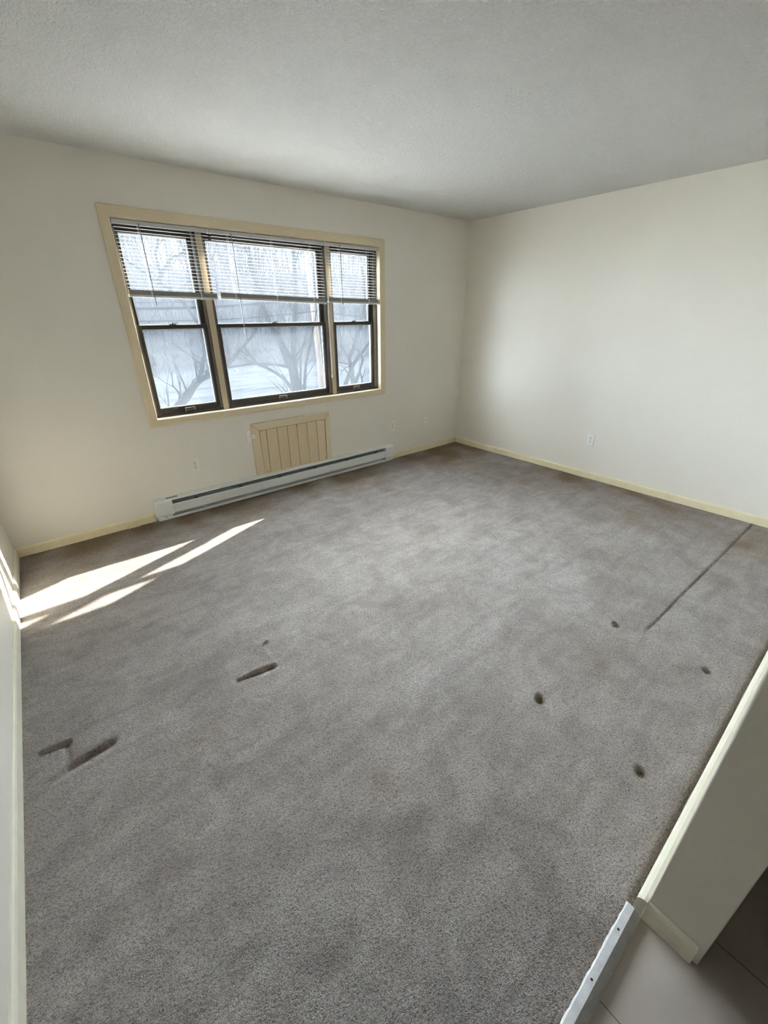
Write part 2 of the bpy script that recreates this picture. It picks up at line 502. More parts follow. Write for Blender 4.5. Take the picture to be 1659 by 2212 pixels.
# ------------------------------------------------------------------ structure: floor, walls, ceiling
# carpet with pressed furniture marks
def carpet():
    d = 0.008
    x0, x1, y0, y1 = -0.07, W + 0.004, YP + 0.012, 0.004
    nx = int((x1 - x0) / d) + 1; ny = int((y1 - y0) / d) + 1
    X, Y = np.meshgrid(np.linspace(x0, x1, nx), np.linspace(y0, y1, ny), indexing='xy')
    Z = np.zeros_like(X); D = np.zeros_like(X)
    rng = np.random.RandomState(4)
    def lowfreq(k, amp, seed):
        r = np.random.RandomState(seed); out = np.zeros_like(X)
        for _ in range(14):
            a = r.rand() * 6.28; f = k * (0.6 + 0.9 * r.rand()); ph = r.rand() * 6.28
            out += np.sin((X * math.cos(a) + Y * math.sin(a)) * f + ph + 1.3 * np.sin(X * f * 0.31 + Y * f * 0.23 + ph))
        return out / 14 * amp
    Z += lowfreq(7, 0.004, 1) + lowfreq(22, 0.0025, 2)
    def segd(ax, ay, bx, by):
        vx, vy = bx - ax, by - ay
        t = np.clip(((X - ax) * vx + (Y - ay) * vy) / (vx * vx + vy * vy + 1e-9), 0, 1)
        return np.hypot(X - ax - vx * t, Y - ay - vy * t)
    rag = lowfreq(70, 2.0, 15)
    def press(ax, ay, bx, by, wd, dep, dirt=0.5):
        nonlocal Z, D
        g = np.exp(-(segd(ax, ay, bx, by) / wd) ** 4)
        Z -= dep * g
        D = np.maximum(D, dirt * g * np.clip(0.75 + 0.9 * rag, 0.25, 1.1))
    for x, y in ((2.496, -3.012), (2.497, -3.429), (1.744, -3.018), (1.742, -3.432)):
        press(x, y, x + 0.004, y, 0.019, 0.022, 0.92)
    for x, y in ((4.07, -1.761), (4.45, -1.832), (4.30, -1.62)):
        press(x, y, x + 0.02, y, 0.02, 0.010, 0.5)
    press(0.766, -2.067, 0.85, -2.078, 0.009, 0.012, 0.7)
    press(0.83, -2.074, 0.935, -2.092, 0.015, 0.018, 0.85)
    press(0.968, -1.960, 0.955, -2.09, 0.010, 0.006, 0.0)
    press(0.955, -1.93, 0.975, -1.92, 0.012, 0.010, 0.4)
    press(0.035, -1.924, 0.119, -1.936, 0.012, 0.016, 0.75)
    press(0.119, -1.936, 0.118, -2.055, 0.012, 0.012, 0.45)
    press(0.118, -2.058, 0.255, -2.046, 0.017, 0.020, 0.9)
    press(0.050, -2.085, 0.118, -2.060, 0.010, 0.008, 0.25)
    # seams: one across the room near the partition, two faint ones under the window
    press(2.60, -3.135, 4.56, -3.168, 0.007, 0.007, 0.35)
    press(1.176, -0.30, 1.165, -0.60, 0.005, 0.005, 0.15)
    press(2.09, -0.10, 2.22, -0.50, 0.005, 0.004, 0.15)
    Z -= 0.006 * np.exp(-((X - 0.99) ** 2 + (Y + 2.86) ** 2) / 0.004)
    # soil: matted band by the back and right walls, plus loose patches
    blot = lowfreq(6, 2.2, 7) + lowfreq(17, 1.6, 8)
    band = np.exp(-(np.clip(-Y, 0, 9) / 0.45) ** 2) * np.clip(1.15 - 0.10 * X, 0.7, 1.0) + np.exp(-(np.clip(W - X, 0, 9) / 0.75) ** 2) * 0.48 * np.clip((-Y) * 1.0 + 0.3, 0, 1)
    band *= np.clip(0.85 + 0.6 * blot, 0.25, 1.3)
    patches = np.clip(blot - 0.55, 0, 1) * 0.45 * np.clip((X - 1.6) / 1.5, 0.1, 1)
    st = 0.42 * np.exp(-(((X - 0.99) / 0.07) ** 2 + ((Y + 2.86) / 0.05) ** 2)) + 0.25 * np.exp(-(((X - 0.548) / 0.10) ** 2 + ((Y + 2.25) / 0.05) ** 2))
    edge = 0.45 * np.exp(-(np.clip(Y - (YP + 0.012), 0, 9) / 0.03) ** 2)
    P = np.zeros_like(X)
    for ax, ay, bx, by, wd in ((0.962, -1.945, 0.955, -2.09, 0.013), (0.955, -2.10, 0.86, -2.115, 0.010), (0.105, -1.95, 0.104, -2.04, 0.012), (0.06, -2.10, 0.25, -2.075, 0.010)):
        P = np.maximum(P, 0.8 * np.exp(-(segd(ax, ay, bx, by) / wd) ** 2))
    P *= np.clip(0.8 + 0.8 * lowfreq(60, 2.0, 12), 0.2, 1)
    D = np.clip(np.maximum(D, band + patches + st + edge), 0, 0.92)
    # edge of the pile rolls down at the baseboards
    Z -= 0.008 * np.exp(-(np.clip(Y - y0, 0, 9) / 0.012) ** 2)
    co = np.stack([X, Y, Z], -1).reshape(-1, 3).astype(np.float32)
    idx = np.arange(nx * ny).reshape(ny, nx)
    q = np.stack([idx[:-1, :-1], idx[:-1, 1:], idx[1:, 1:], idx[1:, :-1]], -1).reshape(-1, 4)
    me = bpy.data.meshes.new('floor')
    me.vertices.add(len(co)); me.vertices.foreach_set('co', co.ravel())
    me.loops.add(q.size); me.loops.foreach_set('vertex_index', q.ravel().astype(np.int32))
    me.polygons.add(len(q)); me.polygons.foreach_set('loop_start', (np.arange(len(q)) * 4).astype(np.int32))
    me.polygons.foreach_set('loop_total', np.full(len(q), 4, np.int32))
    me.polygons.foreach_set('use_smooth', np.ones(len(q), bool))
    me.update(); me.validate()
    at = me.attributes.new('soil', 'FLOAT', 'POINT'); at.data.foreach_set('value', D.ravel().astype(np.float32))
    at = me.attributes.new('pale', 'FLOAT', 'POINT'); at.data.foreach_set('value', P.ravel().astype(np.float32))
    me.materials.append(M['carpet'])
    o = bpy.data.objects.new('floor', me); C.objects.link(o)
    return o
struct(carpet(), 'worn grey-brown cut-pile carpet covering the whole room', 'carpet')

struct(MB().box(-0.2, W + 0.1, YK, YP + 0.035, -0.12, -0.008).build('floor', M['tile']), 'brownish vinyl tile floor past the metal threshold', 'tile floor')
struct(MB().box(-0.3, W + 0.2, YK - 0.1, 0.14, H, H + 0.12).build('ceiling', M['ceiling']), 'white stippled ceiling', 'ceiling')

# window opening
OX0, OX1, OZ0, OZ1 = 1.085, 3.288, 0.815, 2.107
T = 0.115
b = MB()
b.box(-0.3, OX0 - 0.012, 0, T, -3.0, H + 0.1)
b.box(OX1 + 0.012, W + 0.2, 0, T, -3.0, H + 0.1)
b.box(OX0 - 0.012, OX1 + 0.012, 0, T, -3.0, OZ0 - 0.012)
b.box(OX0 - 0.012, OX1 + 0.012, 0, T, OZ1 + 0.012, H + 0.1)
struct(b.build('wall_back', M['wall']), 'off-white window wall with long triple window', 'wall')
struct(MB().prism([(xl(0.1), 0.1), (xl(YK), YK), (xl(YK) - 0.12, YK), (xl(0.1) - 0.12, 0.1)], 'z', -0.1, H + 0.05).build('wall_left', M['wall']),
       'off-white left wall catching slivers of sun', 'wall')
struct(MB().box(W, W + 0.12, YK, 0.1, -0.1, H + 0.05).build('wall_right', M['wall']), 'plain off-white right wall with one outlet', 'wall')
struct(MB().box(-0.2, W + 0.12, YK - 0.12, YK, -0.1, H + 0.05).build('wall_rear', M['wall']), 'rear wall of the tiled area', 'wall')
struct(MB().box(1.320, W, -3.738, -3.603, -0.008, H).build('wall_partition', M['wall'], bevel=0.003), 'end of the partition wall beside the tiled floor', 'wall')

# ------------------------------------------------------------------ baseboards
def bb_prof(h, t):     # (distance from wall, z)
    return [(0, 0.0), (t, 0.0), (t, h * 0.80), (t * 0.75, h * 0.93), (t * 0.35, h), (0, h)]
b = MB()
b.prism([(-d, z) for d, z in bb_prof(0.068, 0.012)], 'x', -0.005, 0.895)
struct(b.build('baseboard_back', M['base']), 'cream baseboard under the window, left of the heater', 'baseboard')
b = MB().prism([(-d, z) for d, z in bb_prof(0.068, 0.012)], 'x', 3.436, W)
struct(b.build('baseboard_back', M['base']), 'short cream baseboard between heater and right corner', 'baseboard')
b = MB()
pr = bb_prof(0.072, 0.013)
s = len(b.v)
for y in (0.0, YP + 0.03, YK):
    for d_, z in pr: b.v.append((xl(y) + d_, y, z))
n_ = len(pr)
for k in range(2):
    for i in range(n_):
        j = (i + 1) % n_
        b.f.append([k * n_ + i, k * n_ + j, (k + 1) * n_ + j, (k + 1) * n_ + i])
b.f.append(list(range(n_))); b.f.append([2 * n_ + i for i in range(n_)][::-1])
struct(b.build('baseboard_left', M['base_pale']), 'pale cream baseboard along the left wall', 'baseboard')
b = MB().prism([(W - d, z) for d, z in bb_prof(0.07, 0.012)], 'y', 0.0, YP)
struct(b.build('baseboard_right', M['base']), 'cream baseboard along the right wall', 'baseboard')
b = MB().prism([(-3.603 + d, z) for d, z in bb_prof(0.072, 0.024)], 'x', 1.309, W)
struct(b.build('baseboard_partition', M['base_pale']), 'pale baseboard on the carpet side of the partition', 'baseboard')
b = MB().prism([(1.320 - d, z - 0.008) for d, z in bb_prof(0.078, 0.013)], 'y', -3.6025, -3.724)
struct(b.build('baseboard_partition', M['base_pale'], bevel=0.002), 'short baseboard piece on the partition end, chipped corner', 'baseboard')

# ------------------------------------------------------------------ window trim
b = MB().ring_xz(1.021, 3.357, 0.757, 2.175, 0.062, 0.068, 0.056, 0.066,
                 [(0, 0.0), (0, -0.012), (0.05, -0.0155), (0.30, -0.018), (0.85, -0.018), (0.97, -0.016), (1.0, -0.011), (1.0, 0.0)])
struct(b.build('trim_1', M['trim']), 'cream painted casing around the triple window', 'window trim')
# jamb liner inside the opening (sill, head, sides)
b = MB()
b.box(OX0 - 0.012, OX1 + 0.012, 0.0, T, OZ0 - 0.012, OZ0)
b.box(OX0 - 0.012, OX1 + 0.012, 0.0, T, OZ1, OZ1 + 0.012)
b.box(OX0 - 0.012, OX0, 0.0, T, OZ0, OZ1)
b.box(OX1, OX1 + 0.012, 0.0, T, OZ0, OZ1)
struct(b.build('trim_2', M['jamb']), 'cream sill and jamb boards lining the window opening', 'window sill')
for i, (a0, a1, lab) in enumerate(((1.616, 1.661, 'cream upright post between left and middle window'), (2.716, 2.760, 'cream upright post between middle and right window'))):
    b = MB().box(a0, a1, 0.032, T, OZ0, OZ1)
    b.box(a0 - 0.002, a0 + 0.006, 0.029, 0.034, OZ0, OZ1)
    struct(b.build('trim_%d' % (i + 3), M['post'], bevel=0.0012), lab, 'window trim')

# ------------------------------------------------------------------ windows
def ring(b, x0, x1, z0, z1, y0, y1, l, r, bt, t):
    b.box(x0, x0 + l, y0, y1, z0, z1); b.box(x1 - r, x1, y0, y1, z0, z1)
    b.box(x0 + l, x1 - r, y0, y1, z0, z0 + bt); b.box(x0 + l, x1 - r, y0, y1, z1 - t, z1)
def window(num, fx0, fx1, lx0, lx1, label):
    """double-hung unit: frame fx0..fx1, sashes lx0..lx1"""
    root = empty('window_%d' % num, ((fx0 + fx1) / 2, 0.07, OZ0), label, 'window', None, 'structure')
    b = MB()
    ring(b, fx0, fx1, OZ0, OZ1, 0.098, 0.112, lx0 - fx0 + 0.006, fx1 - lx1 + 0.006, 0.03, 0.03)
    b.box(fx0, fx1, 0.036, 0.112, OZ0, OZ0 + 0.018)
    b.box(fx0, fx1, 0.036, 0.112, OZ1 - 0.045, OZ1)
    b.box(fx0, fx0 + 0.004, 0.036, 0.112, OZ0, OZ1); b.box(fx1 - 0.004, fx1, 0.036, 0.112, OZ0, OZ1)
    b.build('frame', M['bronze'], root)
    b = MB()                                  # raised track ribs both sides
    for yy in (0.036, 0.0665):
        b.box(fx0 + 0.004, lx0 + 0.004, yy, yy + 0.0025, OZ0 + 0.018, OZ1 - 0.045)
        b.box(lx1 - 0.004, fx1 - 0.004, yy, yy + 0.0025, OZ0 + 0.018, OZ1 - 0.045)
    for yy in (0.046, 0.056, 0.078, 0.088):
        b.box(fx1 - 0.010, fx1 - 0.004, yy, yy + 0.002, OZ0 + 0.018, OZ1 - 0.045)
    b.build('track', M['track'], root)
    # lower sash (inner)
    z0, z1 = OZ0 + 0.019, 1.474
    b = MB(); ring(b, lx0, lx1, z0, z1, 0.0405, 0.0645, 0.030, 0.032, 0.046, 0.028)
    ls = b.build('lower_sash', M['bronze'], root, bevel=0.0015)
    b = MB(); ring(b, lx0 + 0.030, lx1 - 0.032, z0 + 0.046, z1 - 0.028, 0.049, 0.059, 0.005, 0.006, 0.005, 0.006)
    b.build('glazing_bead', M['bead'], ls).location = (0, 0, 0)
    b = MB().box(lx0 + 0.033, lx1 - 0.035, 0.0533, 0.0537, z0 + 0.049, z1 - 0.031)
    b.build('glass_pane', M['glass'], ls)
    cx = (lx0 + lx1) / 2
    # lift handle on the bottom rail
    b = MB()
    b.box(cx - 0.040, cx + 0.040, 0.034, 0.041, z0 + 0.016, z0 + 0.020)
    b.box(cx - 0.040, cx - 0.034, 0.034, 0.041, z0 + 0.004, z0 + 0.032)
    b.box(cx + 0.034, cx + 0.040, 0.034, 0.041, z0 + 0.004, z0 + 0.032)
    b.box(cx - 0.040, cx + 0.040, 0.030, 0.041, z0 + 0.030, z0 + 0.034)
    b.build('lift_handle', M['latch'], ls, bevel=0.001)
    # cam lock on the meeting rail
    b = MB().box(cx - 0.026, cx + 0.022, 0.043, 0.062, z1, z1 + 0.006)
    b.tube([(cx, 0.053, z1 + 0.005), (cx, 0.053, z1 + 0.013)], 0.008, 10)
    b.box(cx - 0.008, cx + 0.034, 0.046, 0.055, z1 + 0.010, z1 + 0.015)
    b.build('sash_lock', M['bronze'], ls, bevel=0.001)
    # upper sash (outer)
    z0, z1 = 1.446, OZ1 - 0.045
    b = MB(); ring(b, lx0 + 0.002, lx1 - 0.002, z0, z1, 0.070, 0.0945, 0.022, 0.036, 0.028, 0.024)
    us = b.build('upper_sash', M['bronze'], root, bevel=0.0015)
    b = MB(); ring(b, lx0 + 0.024, lx1 - 0.038, z0 + 0.028, z1 - 0.024, 0.077, 0.089, 0.005, 0.006, 0.005, 0.006)
    b.build('glazing_bead', M['bead'], us)
    b = MB().box(lx0 + 0.027, lx1 - 0.041, 0.0823, 0.0827, z0 + 0.031, z1 - 0.027)
    b.build('glass_pane', M['glass'], us)
    return root
window(1, 1.086, 1.615, 1.100, 1.598, 'left double-hung window with dark bronze sashes')
window(2, 1.662, 2.715, 1.668, 2.680, 'wide middle double-hung window with dark bronze sashes')
window(3, 2.761, 3.287, 2.768, 3.248, 'right double-hung window with dark bronze sashes')

# ------------------------------------------------------------------ blinds
def blind(x0, x1, zl, zr, wand_x, wand_bottom, label, extra_cord=None):
    root = empty('mini_blind', ((x0 + x1) / 2, 0.015, 2.105), label, 'blind', 'raised mini blinds')
    zt = 2.1035
    b = MB().prism([(0.001, zt - 0.025), (0.001, zt - 0.001), (0.003, zt), (0.026, zt), (0.028, zt - 0.002), (0.028, zt - 0.025)], 'x', x0, x1)
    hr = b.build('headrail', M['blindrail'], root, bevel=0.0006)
    for xx in (x0 - 0.003, x1 - 0.002):
        MB().box(xx, xx + 0.005, -0.001, 0.030, zt - 0.028, zt + 0.0015).build('bracket', M['slat'], hr)
    # slats
    b = MB(); n = 17
    top = zt - 0.034
    tilt = 0.10
    for i in range(n):
        f = (i + 0.4) / n
        hl = top + (zl - top) * f; hr_ = top + (zr - top) * f
        s = len(b.v)
        for xx, hz in ((x0 + 0.004, hl), (x1 - 0.004, hr_)):
            for k in range(5):
                u = k / 4 * 2 - 1
                b.v.append((xx, 0.0150 + 0.0125 * u, hz + 0.0022 * (1 - u * u) - u * 0.0125 * tilt * -1))
            for k in range(5):
                u = 1 - k / 4 * 2
                b.v.append((xx, 0.0150 + 0.0125 * u, hz - 0.0004 + 0.0022 * (1 - u * u) + u * 0.0125 * tilt))
        for k in range(10):
            k2 = (k + 1) % 10
            b.f.append([s + k, s + k2, s + 10 + k2, s + 10 + k])
        b.f.append([s + k for k in range(10)]); b.f.append([s + 10 + k for k in range(10)][::-1])
    b.build('slats', M['slat'], root)
    # gathered slats and bottom rail
    def bar(z_up, z_dn, ya, yb, xa, xb, lip=0):
        bb = MB(); s = len(bb.v)
        for xx, hz in ((xa, zl), (xb, zr)):
            for (y, z) in ((ya, z_dn), (ya, z_up), (yb, z_up), (yb, z_dn)):
                bb.v.append((xx, y, hz + z))
        for k in range(4):
            k2 = (k + 1) % 4
            bb.f.append([s + k, s + k2, s + 4 + k2, s + 4 + k])
        bb.f.append([0, 1, 2, 3]); bb.f.append([7, 6, 5, 4])
        return bb
    prof_g = []
    for i in range(14):
        prof_g += [(0.0022 + (0.0012 if i % 2 else 0), 0.0 - i * 0.0023)]
    for i in range(13, -1, -1):
        prof_g += [(0.0273 - (0.0012 if i % 2 else 0), 0.0 - i * 0.0023)]
    gs = MB(); m_ = len(prof_g)
    for xx, hz_ in ((x0 + 0.004, zl), (x1 - 0.004, zr)):
        for (yy, zz) in prof_g: gs.v.append((xx, yy, hz_ + zz))
    for k in range(m_):
        k2 = (k + 1) % m_
        gs.f.append([k, k2, m_ + k2, m_ + k])
    gs.f.append(list(range(m_))); gs.f.append([m_ + k for k in range(m_)][::-1])
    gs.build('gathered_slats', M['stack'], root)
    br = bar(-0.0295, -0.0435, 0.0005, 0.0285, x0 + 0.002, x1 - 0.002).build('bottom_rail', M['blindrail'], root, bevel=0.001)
    for xx, hz in ((x0 + 0.0005, zl), (x1 - 0.0025, zr)):
        MB().box(xx, xx + 0.002, 0.000, 0.029, hz - 0.045, hz - 0.028).build('end_cap', M['slat'], br)
    # ladder strings
    span = x1 - x0
    for fx in ((0.24, 0.80) if span < 0.7 else (0.13, 0.5, 0.87)):
        px = x0 + span * fx; zz = zl + (zr - zl) * fx
        b = MB()
        for yy in (0.0015, 0.0285):
            b.tube([(px, yy, top + 0.01), (px, yy, zz - 0.044)], 0.0009, 4)
        b.box(px - 0.0008, px + 0.0008, 0.0015, 0.0285, zz - 0.0450, zz - 0.0435)
        b.box(px - 0.0035, px + 0.0035, -0.0006, 0.0016, zz - 0.042, zz + 0.004)
        b.build('ladder_cord', M['slat'], root)
    # tilt wand
    b = MB().tube([(wand_x, -0.004, zt - 0.018), (wand_x, -0.010, zt - 0.045), (wand_x + 0.004, -0.012, wand_bottom)], 0.0034, 6)
    b.tube([(wand_x, 0.002, zt - 0.015), (wand_x, -0.006, zt - 0.022)], 0.004, 6)
    b.build('tilt_wand', M['wand'], root)
    if extra_cord:
        b = MB()
        for dx in (0, 0.004):
            b.tube([(extra_cord + dx, -0.002, zt - 0.012), (extra_cord + dx, -0.006, 1.9), (extra_cord + dx * 1.5, -0.007, 1.02)], 0.0016, 5)
        b.tube([(extra_cord + 0.003, -0.007, 1.03), (extra_cord + 0.003, -0.007, 0.985)], [0.003, 0.007], 8)
        b.build('lift_cord', M['cord'], root)
    return root
M['wand'] = simple('clear_plastic_wand', (0.16, 0.155, 0.155), 0.3, 0, 0.5, 0.03, 20)
M['cord'] = simple('lift_cord', (0.42, 0.41, 0.40), 0.7, 0, 0.2, 0.05, 60)
blind(1.094, 1.703, 1.699, 1.687, 1.246, 1.602, 'raised white mini blind over the left window')
blind(1.722, 2.678, 1.695, 1.668, 1.869, 1.366, 'raised white mini blind over the wide middle window', 2.688)
blind(2.704, 3.283, 1.678, 1.668, 2.848, 1.601, 'raised white mini blind over the right window')

# ------------------------------------------------------------------ baseboard heater
hx0, hx1 = 0.900, 3.433
root = empty('baseboard_heater', ((hx0 + hx1) / 2, -0.03, 0.0), 'long white electric baseboard heater under the window wall panel', 'heater')
b = MB().prism([(0.0, 0.012), (-0.004, 0.012), (-0.004, 0.182), (-0.052, 0.176), (-0.058, 0.171), (-0.058, 0.166), (-0.060, 0.166), (-0.060, 0.173),
                (-0.053, 0.179), (0.0, 0.187)], 'x', hx0 + 0.004, hx1 - 0.004)
b.build('back_and_top_panel', M['heater'], root)
b = MB().prism([(-0.004, 0.168), (-0.040, 0.122), (-0.054, 0.118), (-0.054, 0.116), (-0.012, 0.120), (-0.012, 0.065), (-0.05, 0.058), (-0.05, 0.056), (-0.004, 0.060)], 'x', hx0 + 0.05, hx1 - 0.05)
b.build('inner_reflector', M['heater_in'], root)
b = MB().prism([(-0.056, 0.133), (-0.062, 0.131), (-0.064, 0.125), (-0.064, 0.058), (-0.060, 0.054), (-0.054, 0.054), (-0.054, 0.129)], 'x', hx0 + 0.133, hx1 - 0.118)
b.build('front_panel', M['heater'], root)
b = MB().prism([(-0.002, 0.008), (-0.052, 0.004), (-0.058, 0.010), (-0.058, 0.030), (-0.056, 0.030), (-0.055, 0.013), (-0.050, 0.009), (-0.002, 0.012)], 'x', hx0 + 0.012, hx1 - 0.012)
b.build('bottom_tray', M['heater'], root)
for a0, a1 in ((hx0, hx0 + 0.135), (hx1 - 0.120, hx1)):
    b = MB().prism([(-0.001, 0.046), (-0.062, 0.046), (-0.067, 0.052), (-0.067, 0.164), (-0.063, 0.171), (-0.001, 0.185)], 'x', a0, a1)
    cap = b.build('end_cap', M['heater'], root, bevel=0.0012)
    b = MB().box((a0 + a1) / 2 - 0.055, (a0 + a1) / 2 + 0.055, -0.0600, -0.004, 0.012, 0.047)
    jb = b.build('junction_box', M['heater'], root, bevel=0.001)
    MB().tube([((a0 + a1) / 2, -0.0598, 0.032), ((a0 + a1) / 2, -0.0618, 0.032)], 0.004, 10).build('screw', M['dark'], jb)
for xx in np.linspace(hx0 + 0.33, hx1 - 0.25, 6):
    b = MB().box(xx - 0.016, xx + 0.016, -0.052, -0.036, 0.131, 0.137)
    b.box(xx - 0.020, xx - 0.014, -0.050, -0.040, 0.126, 0.133)
    b.build('bracket_clip', M['dark'], root)
    MB().tube([(xx - 0.07, -0.030, 0.146), (xx - 0.07, -0.034, 0.146)], 0.0035, 8).build('rivet', M['dark'], root)
    MB().box(xx + 0.04, xx + 0.052, -0.0575, -0.0540, 0.028, 0.056).build('tray_clip', M['heater'], root)
b = MB().prism([(-0.020, 0.1839), (-0.046, 0.1800), (-0.046, 0.1806), (-0.020, 0.1845)], 'x', hx0 + 0.10, hx0 + 0.19)
lb = b.build('rating_sticker', M['sticker'], root)
lb['label'] = 'small grey printed sticker'

# ------------------------------------------------------------------ sleeve cover panel below the window
px0, px1, pz0, pz1 = 1.804, 2.624, 0.186, 0.664
ix0, ix1, iz1 = 1.875, 2.569, 0.599
root = empty('wall_panel_cover', ((px0 + px1) / 2, -0.01, pz0), 'cream framed beadboard panel covering a wall opening above the heater', 'wall panel')
def fr_prof(d):   # t from outer
    return d
y_f = -0.020
b = MB()          # left stile, mitred top
s = len(b.v)
def mitre_piece(pts, name, mat):
    mb = MB(); n = len(pts)
    for y in (0.0, y_f):
        for x, z in pts: mb.v.append((x, y, z))
    for i in range(n):
        j = (i + 1) % n
        mb.f.append([i, j, n + j, n + i])
    mb.f.append(list(range(n))[::-1]); mb.f.append([n + i for i in range(n)])
    return mb.build(name, mat, root, bevel=0.0025)
mitre_piece([(px0, pz0), (px0, pz1 - 0.001), (ix0 - 0.0015, iz1 - 0.001), (ix0 + 0.003, pz0)], 'frame_side', M['trim_v'])
mitre_piece([(px0 + 0.001, pz1), (px1 - 0.001, pz1), (ix1, iz1), (ix0, iz1)], 'frame_top', M['trim'])
mitre_piece([(px1, pz0), (px1, pz1 - 0.001), (ix1 + 0.0015, iz1 - 0.001), (ix1 + 0.002, pz0)], 'frame_side', M['trim_v'])
gx = [ix0 + 0.004, 1.942, 2.050, 2.155, 2.258, 2.366, 2.472, ix1 - 0.003]
prof = []
for k in range(7):
    a0, a1 = gx[k], gx[k + 1]
    g = 0.0026
    prof += [(a0 + (g if k else 0), -0.0125), (a0 + (g if k else 0) + 0.002, -0.0150), (a1 - g - 0.002, -0.0150), (a1 - g, -0.0125)]
    if k < 6: prof += [(a1 - g + 0.0005, -0.004), (a1 + g - 0.0005, -0.004)]
prof += [(gx[-1], -0.001), (gx[0], -0.001)]
MB().prism(prof, 'z', pz0 - 0.002, iz1 - 0.004).build('beadboard', M['panel'], root)
for x, z in ((1.897, 0.588), (2.535, 0.590), (2.258, 0.584), (1.912, 0.197), (2.552, 0.197)):
    MB().tube([(x, -0.014, z), (x, -0.0162, z)], 0.0042, 10).build('nail', M['dark'], root)
b = MB()
cps = [(2.5745, 0.40), (2.5765, 0.36), (2.580, 0.33), (2.574, 0.30), (2.573, 0.25), (2.5715, 0.225)]
b.tube([(x, -0.0195, z) for x, z in cps], [0.0008, 0.003, 0.0062, 0.004, 0.0022, 0.001], 6)
ch = b.build('chipped_paint', M['chip'], root)
ch['label'] = 'white chipped edge'

# ------------------------------------------------------------------ outlets
def outlet(cx, cz, wall, label, plate, w_=0.072, h_=0.118, kind='duplex', y_wall=0.0):
    """built facing -y at the origin of its own axes, then set on its wall"""
    root = bpy.data.objects.new({'duplex': 'wall_outlet', 'jack': 'jack_plate', 'round': 'wall_outlet'}[kind], None)
    root.empty_display_size = 0.03
    C.objects.link(root)
    tag(root, label, 'outlet' if kind != 'jack' else 'jack plate', 'wall outlets' if kind == 'duplex' else None)
    hw, hh = w_ / 2, h_ / 2
    b = MB()
    s = [(hw, hh, 0.0), (hw, hh, -0.003), (hw - 0.004, hh - 0.004, -0.006)]
    for a, c, y in s:
        for (i, j) in ((-1, -1), (1, -1), (1, 1), (-1, 1)):
            b.v.append((i * a, y, j * c))
    for k in range(2):
        for i in range(4):
            j = (i + 1) % 4
            b.f.append([k * 4 + i, k * 4 + j, k * 4 + 4 + j, k * 4 + 4 + i])
    b.f.append([8, 9, 10, 11]); b.f.append([3, 2, 1, 0])
    pl = b.build('cover_plate', plate, root)
    def faces(z, x=0.0, r=0.0165, y=-0.006):
        q = MB(); pts = []
        for k in range(20):
            t = 2 * math.pi * k / 20
            pts.append((x + max(-r * 0.88, min(r * 0.88, r * math.cos(t))) , z + max(-r * 0.84, min(r * 0.84, r * math.sin(t)))))
        m_ = len(pts)
        q.prism([(p[0], y - 0.0) for p in pts], 'z', 0, 0) if False else None
        for yy in (y + 0.001, y - 0.0022):
            for p in pts: q.v.append((p[0], yy, p[1]))
        for i in range(m_):
            j = (i + 1) % m_
            q.f.append([i, j, m_ + j, m_ + i])
        q.f.append(list(range(m_))[::-1]); q.f.append([m_ + i for i in range(m_)])
        rc = q.build('receptacle', plate, root)
        q = MB(); yy = y - 0.0023
        q.box(x - 0.0084, x - 0.0048, yy - 0.0003, yy + 0.001, z - 0.0005, z + 0.0095)
        q.box(x + 0.0048, x + 0.0082, yy - 0.0003, yy + 0.001, z + 0.0005, z + 0.0090)
        q.tube([(x, yy + 0.001, z - 0.0075), (x, yy - 0.0003, z - 0.0075)], 0.0034, 8)
        q.build('slots', M['dark'], rc)
    if kind == 'duplex':
        faces(0.0195); faces(-0.0195)
        MB().tube([(0, -0.005, 0), (0, -0.0072, 0)], 0.003, 10).build('screw', M['latch'], root)
    elif kind == 'jack':
        for z, r in ((0.042, 0.0030), (0.002, 0.0052), (-0.040, 0.0030)):
            MB().tube([(0.004, -0.005, z), (0.004, -0.0068, z)], r, 10).build('screw' if r < 0.004 else 'jack', M['dark'], root)
    elif kind == 'round':
        x = 0.030
        q = MB().tube([(x, -0.010, 0.0), (x, -0.0238, 0.0), (x, -0.0245, 0.0)], [0.020, 0.020, 0.0185], 24)
        rc = q.build('receptacle', plate, root)
        q = MB(); yy = -0.0246
        for dx, dz in ((-0.007, 0.002), (0.005, 0.006), (0.001, -0.007)):
            q.tube([(x + dx, yy + 0.001, dz), (x + dx, yy - 0.0003, dz)], 0.0026, 8)
        q.build('slots', M['dark'], rc)
    if wall == 'back':
        root.location = (cx, y_wall, cz)
    else:
        root.location = (W, cx, cz); root.rotation_euler = (0, 0, -math.pi / 2)
    return root
outlet(1.285, 0.398, 'back', 'cream duplex outlet on the window wall above the heater, left of the panel', M['plate'])
outlet(3.467, 0.386, 'back', 'cream duplex outlet above the right end of the heater', M['plate'])
outlet(3.984, 0.372, 'back', 'cream jack plate on the window wall near the right corner', M['plate'], kind='jack')
outlet(-1.757, 0.388, 'right', 'white duplex outlet alone on the right wall', M['plate_w'])
outlet(1.780, 0.554, 'back', 'cream round outlet overlapping the left edge of the framed panel', M['plate'], kind='round', w_=0.046)

# loose offcut leaning on the back baseboard
b = MB().prism([(0.690, 0.0), (0.774, 0.0), (0.776, 0.046), (0.69, 0.036)], 'y', -0.0125, -0.021)
o = b.build('wood_offcut', M['base'], bevel=0.001)
tag(o, 'small cream trim offcut standing against the baseboard left of the heater', 'trim piece')

